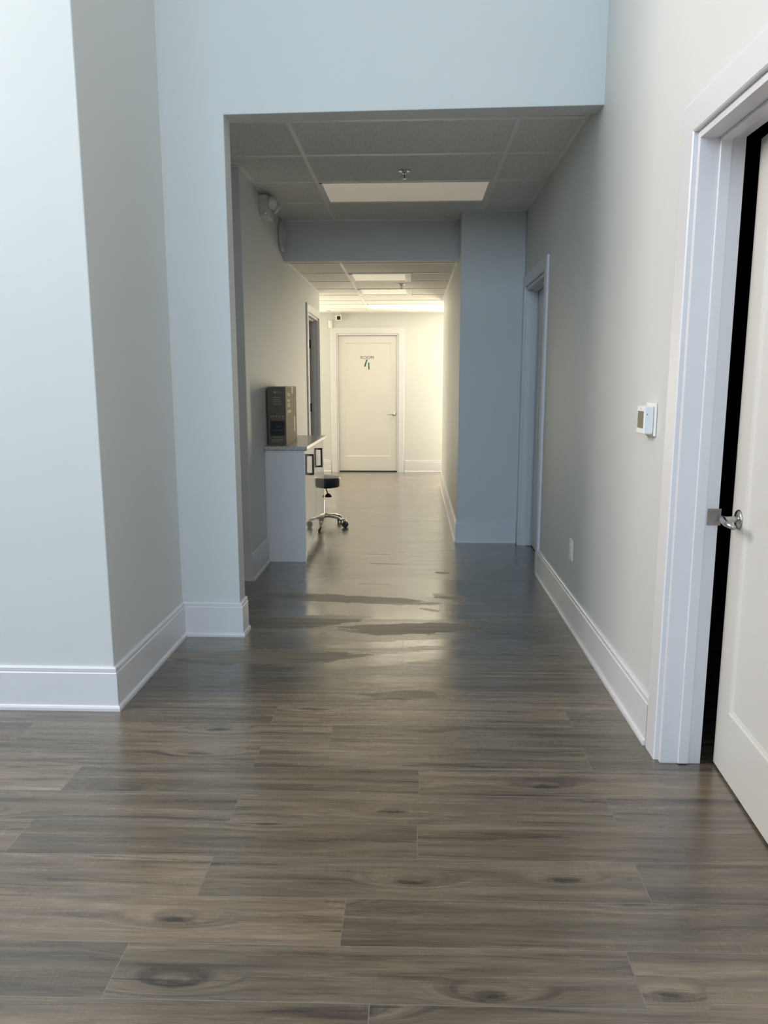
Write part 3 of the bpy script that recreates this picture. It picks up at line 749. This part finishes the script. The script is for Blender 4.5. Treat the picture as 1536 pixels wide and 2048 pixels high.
for k in range(5):
    a = math.radians(-100 + 72 * k + 8); c, s = math.cos(a), math.sin(a)
    bm = BM()
    tube(bm, [(0.02 * c, 0.02 * s, 0.098), (0.10 * c, 0.10 * s, 0.098), (0.18 * c, 0.18 * s, 0.085), (0.246 * c, 0.246 * s, 0.068)], [0.021, 0.019, 0.016, 0.013], 14, 0.7)
    lathe(bm, [(0.0, 0.0), (0.014, 0.0), (0.014, 0.020), (0.0, 0.024)], (0.244 * c, 0.244 * s, 0.054), (0, 0, 1), 16, cap=False)
    obj('base_arm', bm, 'chrome', st, smooth=True)
    cx, cy = 0.248 * c, 0.248 * s
    b = a + 0.9 + k * 0.7; ax = Vector((math.cos(b), math.sin(b), 0))
    bm = BM(); lathe(bm, [(0.0, -0.004), (0.020, -0.004), (0.024, 0.0), (0.020, 0.004), (0.0, 0.004)], (cx, cy, 0.032), ax, 24, cap=False)
    box(bm, cx - 0.006, cx + 0.006, cy - 0.006, cy + 0.006, 0.028, 0.058)
    cs = obj('caster', bm, 'black', st)
    for sgn in (-1, 1):
        bm = BM(); p = Vector((cx, cy, 0.0275)) + ax * sgn * 0.014
        lathe(bm, [(0.0, -0.008), (0.022, -0.008), (0.0272, -0.004), (0.0272, 0.004), (0.022, 0.008), (0.0, 0.008)], p, ax, 28, cap=False)
        lathe(bm, [(0.008, 0.0082), (0.014, 0.0092), (0.008, 0.0096)], p, ax * sgn, 20)
        obj('wheel', bm, 'rubber', cs)

# ------------------------------------------------------------------ fittings on the walls and ceilings
# emergency light
em = empty('emergency_light', (XHL, 5.83, 2.655)); tag(em, 'white twin head emergency light high on the left hallway wall', 'emergency light')
bm = BM(); prism(bm, [(-0.14, -0.055), (-0.10, -0.085), (0.10, -0.085), (0.14, -0.055), (0.14, 0.05), (-0.14, 0.05)], -0.002, 0.062, lambda p, q, a: (a, p, q))
obj('housing', bm, 'greyplastic', em, bevel=0.005)
for yy, dr in ((-0.065, (0.55, -0.55, -0.45)), (0.085, (0.75, 0.25, -0.5))):
    bm = BM(); d = Vector(dr).normalized(); p = Vector((0.072, yy, 0.012))
    lathe(bm, [(0.0, -0.035), (0.030, -0.035), (0.044, -0.008), (0.046, 0.028), (0.042, 0.031), (0.0, 0.031)], p, d, 30, cap=False)
    hd_ = obj('lamp_head', bm, 'greyplastic', em, smooth=True)
    bm = BM(); lathe(bm, [(0.0, 0.0), (0.038, 0.0), (0.030, 0.007), (0.0, 0.010)], p + d * 0.029, d, 30, cap=False)
    obj('lamp_lens', bm, 'plastic', hd_, smooth=True)
bm = BM(); lathe(bm, [(0.0, 0.0), (0.009, 0.0), (0.007, 0.006), (0.0, 0.008)], (0.045, -0.115, -0.0755), (0.3, -0.8, -0.6), 16, cap=False)
obj('indicator_lens', bm, 'lens', em, smooth=True)

# round wall speaker
sp = empty('wall_speaker', (XHL + 0.001, 6.585, 2.585)); tag(sp, 'white round disc speaker on the left wall next to the beam', 'speaker')
bm = BM(); lathe(bm, [(0.0, 0.0), (0.120, 0.0), (0.126, 0.006), (0.127, 0.022), (0.120, 0.029), (0.09, 0.034), (0.0, 0.038)], (0, 0, 0), (1, 0, 0), 56, cap=False)
obj('speaker_body', bm, 'greyplastic', sp, smooth=True)
bm = BM(); lathe(bm, [(0.0, 0.0), (0.04, 0.0), (0.03, 0.003), (0.0, 0.004)], (0.036, 0, 0), (1, 0, 0), 32, cap=False); obj('speaker_grille', bm, 'plastic', sp, smooth=True)

def sprinkler(x, y, z, label):
    s = empty('sprinkler', (x, y, z)); tag(s, label, 'sprinkler', 'ceiling sprinklers')
    bm = BM(); lathe(bm, [(0.016, -0.004), (0.030, -0.008), (0.039, -0.004), (0.040, 0.0), (0.016, 0.0), (0.016, -0.004)], (0, 0, 0), (0, 0, 1), 36, cap=False)
    obj('escutcheon', bm, 'nickel_light', s, smooth=True)
    bm = BM(); lathe(bm, [(0.0, 0.0), (0.014, 0.0), (0.014, -0.016), (0.009, -0.022), (0.0, -0.022)], n=20, cap=False)
    for sg2 in (-1, 1):
        tube(bm, [(sg2 * 0.012, 0, -0.018), (sg2 * 0.015, 0, -0.030), (sg2 * 0.010, 0, -0.044), (0, 0, -0.050)], 0.003, 8)
    obj('frame_arms', bm, 'chrome', s)
    bm = BM(); lathe(bm, [(0.0, -0.020), (0.003, -0.020), (0.003, -0.046), (0.0, -0.046)], n=10, cap=False); obj('glass_bulb', bm, 'bronze', s)
    bm = BM(); lathe(bm, [(0.0, -0.050), (0.012, -0.050), (0.014, -0.053), (0.0, -0.054)], n=24, cap=False); obj('deflector', bm, 'nickel_light', s)
sprinkler(-0.069, 5.225, ZC1 + 0.006, 'chrome sprinkler head in the near dark ceiling')
sprinkler(-0.138, 8.40, ZC2 + 0.006, 'chrome sprinkler head in the bright rear ceiling')

# thermostat
th = empty('thermostat', (XR, 2.915, 1.23)); tag(th, 'white wall thermostat with a small grey display on the right wall', 'thermostat')
bm = BM(); box(bm, -0.008, -0.0005, -0.060, 0.060, -0.064, 0.062); obj('back_plate', bm, 'plastic', th, bevel=0.004, seg=3)
bm = BM(); box(bm, -0.044, -0.010, -0.047, 0.047, -0.055, 0.049); obj('body', bm, 'plastic_cool', th, bevel=0.004, seg=3)
bm = BM(); box(bm, -0.0100, -0.007, -0.043, 0.043, -0.050, 0.045); obj('shadow_gap', bm, 'greyplastic', th)
bm = BM(); box(bm, -0.0448, -0.043, -0.036, 0.036, -0.034, 0.030)
sc = obj('screen', bm, 'lcd', th, bevel=0.0006)
bm = BM()
for i in range(3): box(bm, -0.0454, -0.0447, -0.032 + i * 0.022, -0.014 + i * 0.022, -0.031, -0.021)
obj('screen_symbols', bm, 'lcd_dark', sc)
bm = BM(); box(bm, -0.0446, -0.0438, -0.010, 0.014, 0.0365, 0.040); obj('status_slot', bm, 'greyplastic', th)
bm = BM(); lathe(bm, [(0.0, 0.0), (0.0026, 0.0), (0.0, 0.0006)], (-0.034, -0.0470, 0.019), (0, -1, 0), 14, cap=False); obj('vent_hole', bm, 'dark_kick', th)

# low wall outlet
ou = empty('wall_outlet', (XR, 4.235, 0.427)); tag(ou, 'white outlet plate low on the right wall above the baseboard', 'wall outlet')
bm = BM(); box(bm, -0.0065, -0.0004, -0.038, 0.038, -0.060, 0.060); obj('cover_plate', bm, 'plastic', ou, bevel=0.002)
for zz in (-0.021, 0.021):
    bm = BM(); box(bm, -0.0085, -0.006, -0.017, 0.017, zz - 0.015, zz + 0.015); obj('receptacle', bm, 'plastic_cool', ou, bevel=0.003)

# far end fittings
cm = empty('security_camera', (-1.135, Y5, 2.345)); tag(cm, 'small white security camera with a black lens above the far door', 'security camera')
bm = BM(); lathe(bm, [(0.0, 0.0), (0.035, 0.0), (0.033, 0.012), (0.012, 0.016), (0.0, 0.016)], (0, -0.0005, 0.03), (0, -1, 0), 28, cap=False)
tube(bm, [(0, -0.012, 0.03), (0, -0.045, 0.022), (0, -0.06, 0.0)], 0.009, 12); obj('bracket', bm, 'plastic', cm, smooth=True)
bm = BM(); dcam = Vector((0.15, -1, -0.22)).normalized()
mt = frame_to((0.002, -0.075, -0.012), dcam)
box(bm, -0.042, 0.042, -0.042, 0.042, -0.03, 0.04, mt); obj('camera_body', bm, 'plastic', cm, bevel=0.016, seg=3)
bm = BM(); box(bm, -0.027, 0.027, -0.027, 0.027, 0.036, 0.0425, mt); obj('lens_window', bm, 'black', cm, bevel=0.008)
md = empty('motion_detector', (-1.262, Y5, 2.236)); tag(md, 'small white motion sensor at the upper left corner of the far door frame', 'motion sensor')
bm = BM(); prism(bm, [(-0.032, 0), (0.032, 0), (0.026, 0.036), (0.012, 0.048), (-0.012, 0.048), (-0.026, 0.036)], -0.055, 0.06, lambda p, q, a: (p, -q - 0.0005, a))
obj('sensor_body', bm, 'plastic', md, bevel=0.006, seg=3)
bm = BM(); prism(bm, [(-0.022, 0.036), (0.022, 0.036), (0.012, 0.0505), (-0.012, 0.0505)], -0.040, 0.0, lambda p, q, a: (p, -q, a)); obj('sensor_lens', bm, 'lens', md, bevel=0.004)
cs = empty('ceiling_sensor', (-1.258, 11.36, ZC2 + 0.006)); tag(cs, 'tiny dark recessed disc in the rear ceiling above the door corner', 'sensor')
bm = BM(); lathe(bm, [(0.0, -0.010), (0.016, -0.010), (0.030, -0.006), (0.034, 0.0), (0.0, 0.0)], n=28, cap=False); obj('sensor_disc', bm, 'greyplastic', cs)

# ------------------------------------------------------------------ lights
def area(name, loc, rot, sx_, sy_, power, col, spread=None):
    l = bpy.data.lights.new(name, 'AREA'); l.shape = 'RECTANGLE'; l.size = sx_; l.size_y = sy_; l.energy = power; l.color = col
    if spread: l.spread = spread
    o = bpy.data.objects.new(name, l); COL.objects.link(o); o.location = loc; o.rotation_euler = rot
    return o
SKY = (0.57, 0.79, 1.0)
WARM = (1.0, 0.885, 0.66)
ZW = (WZ[0] + WZ[1]) / 2
area('window_daylight', (-3.0, -5.70, ZW), (PI / 2, 0, 0), 1.75, 2.2, 92 * 1.25, SKY)
area('window_daylight', (-0.55, -5.70, ZW), (PI / 2, 0, 0), 2.05, 2.2, 108 * 2.2, SKY)
area('window_daylight', (-4.70, 2.05, 4.1), (PI / 2, 0, -PI / 2), 1.65, 2.75, 330, (1.0, 0.91, 0.83))
# added fill lights, unseen in the two arms of the rear corridor, round the corners
area('corridor_fill_light', (1.05, 11.62, 1.15), (PI / 2, 0, PI), 0.9, 2.0, 158, WARM)
area('corridor_fill_light', (-1.95, 11.62, 1.15), (PI / 2, 0, PI), 0.9, 2.0, 38, WARM)
area('corridor_fill_light', (-3.35, 10.4, 1.4), (PI / 2, 0, -PI / 2), 2.0, 2.0, 32, WARM)
w = bpy.data.worlds.new('sky'); S.world = w; w.use_nodes = True
nt = w.node_tree; bg = nt.nodes['Background']; bg.inputs[0].default_value = (0.55, 0.75, 1.0, 1); bg.inputs[1].default_value = 0.3

# ------------------------------------------------------------------ camera
cd = bpy.data.cameras.new('camera'); co = bpy.data.objects.new('camera', cd); COL.objects.link(co)
F_PX, PITCH, YAW, ROLL = 1505.95, 0.1696, 0.0393, 0.0012
cd.sensor_fit = 'VERTICAL'; cd.sensor_height = 24.0; cd.lens = 24.0 * F_PX / 2048; cd.clip_start = 0.05
mt = Matrix.Rotation(YAW, 4, 'Z') @ Matrix.Rotation(PI / 2 - PITCH, 4, 'X') @ Matrix.Rotation(-ROLL, 4, 'Z')
co.matrix_world = Matrix.Translation((0, 0, H)) @ mt
S.camera = co
S.view_settings.view_transform = 'Standard'; S.view_settings.look = 'None'; S.view_settings.gamma = 1.0
S.view_settings.use_curve_mapping = False; S.view_settings.exposure = 0.0
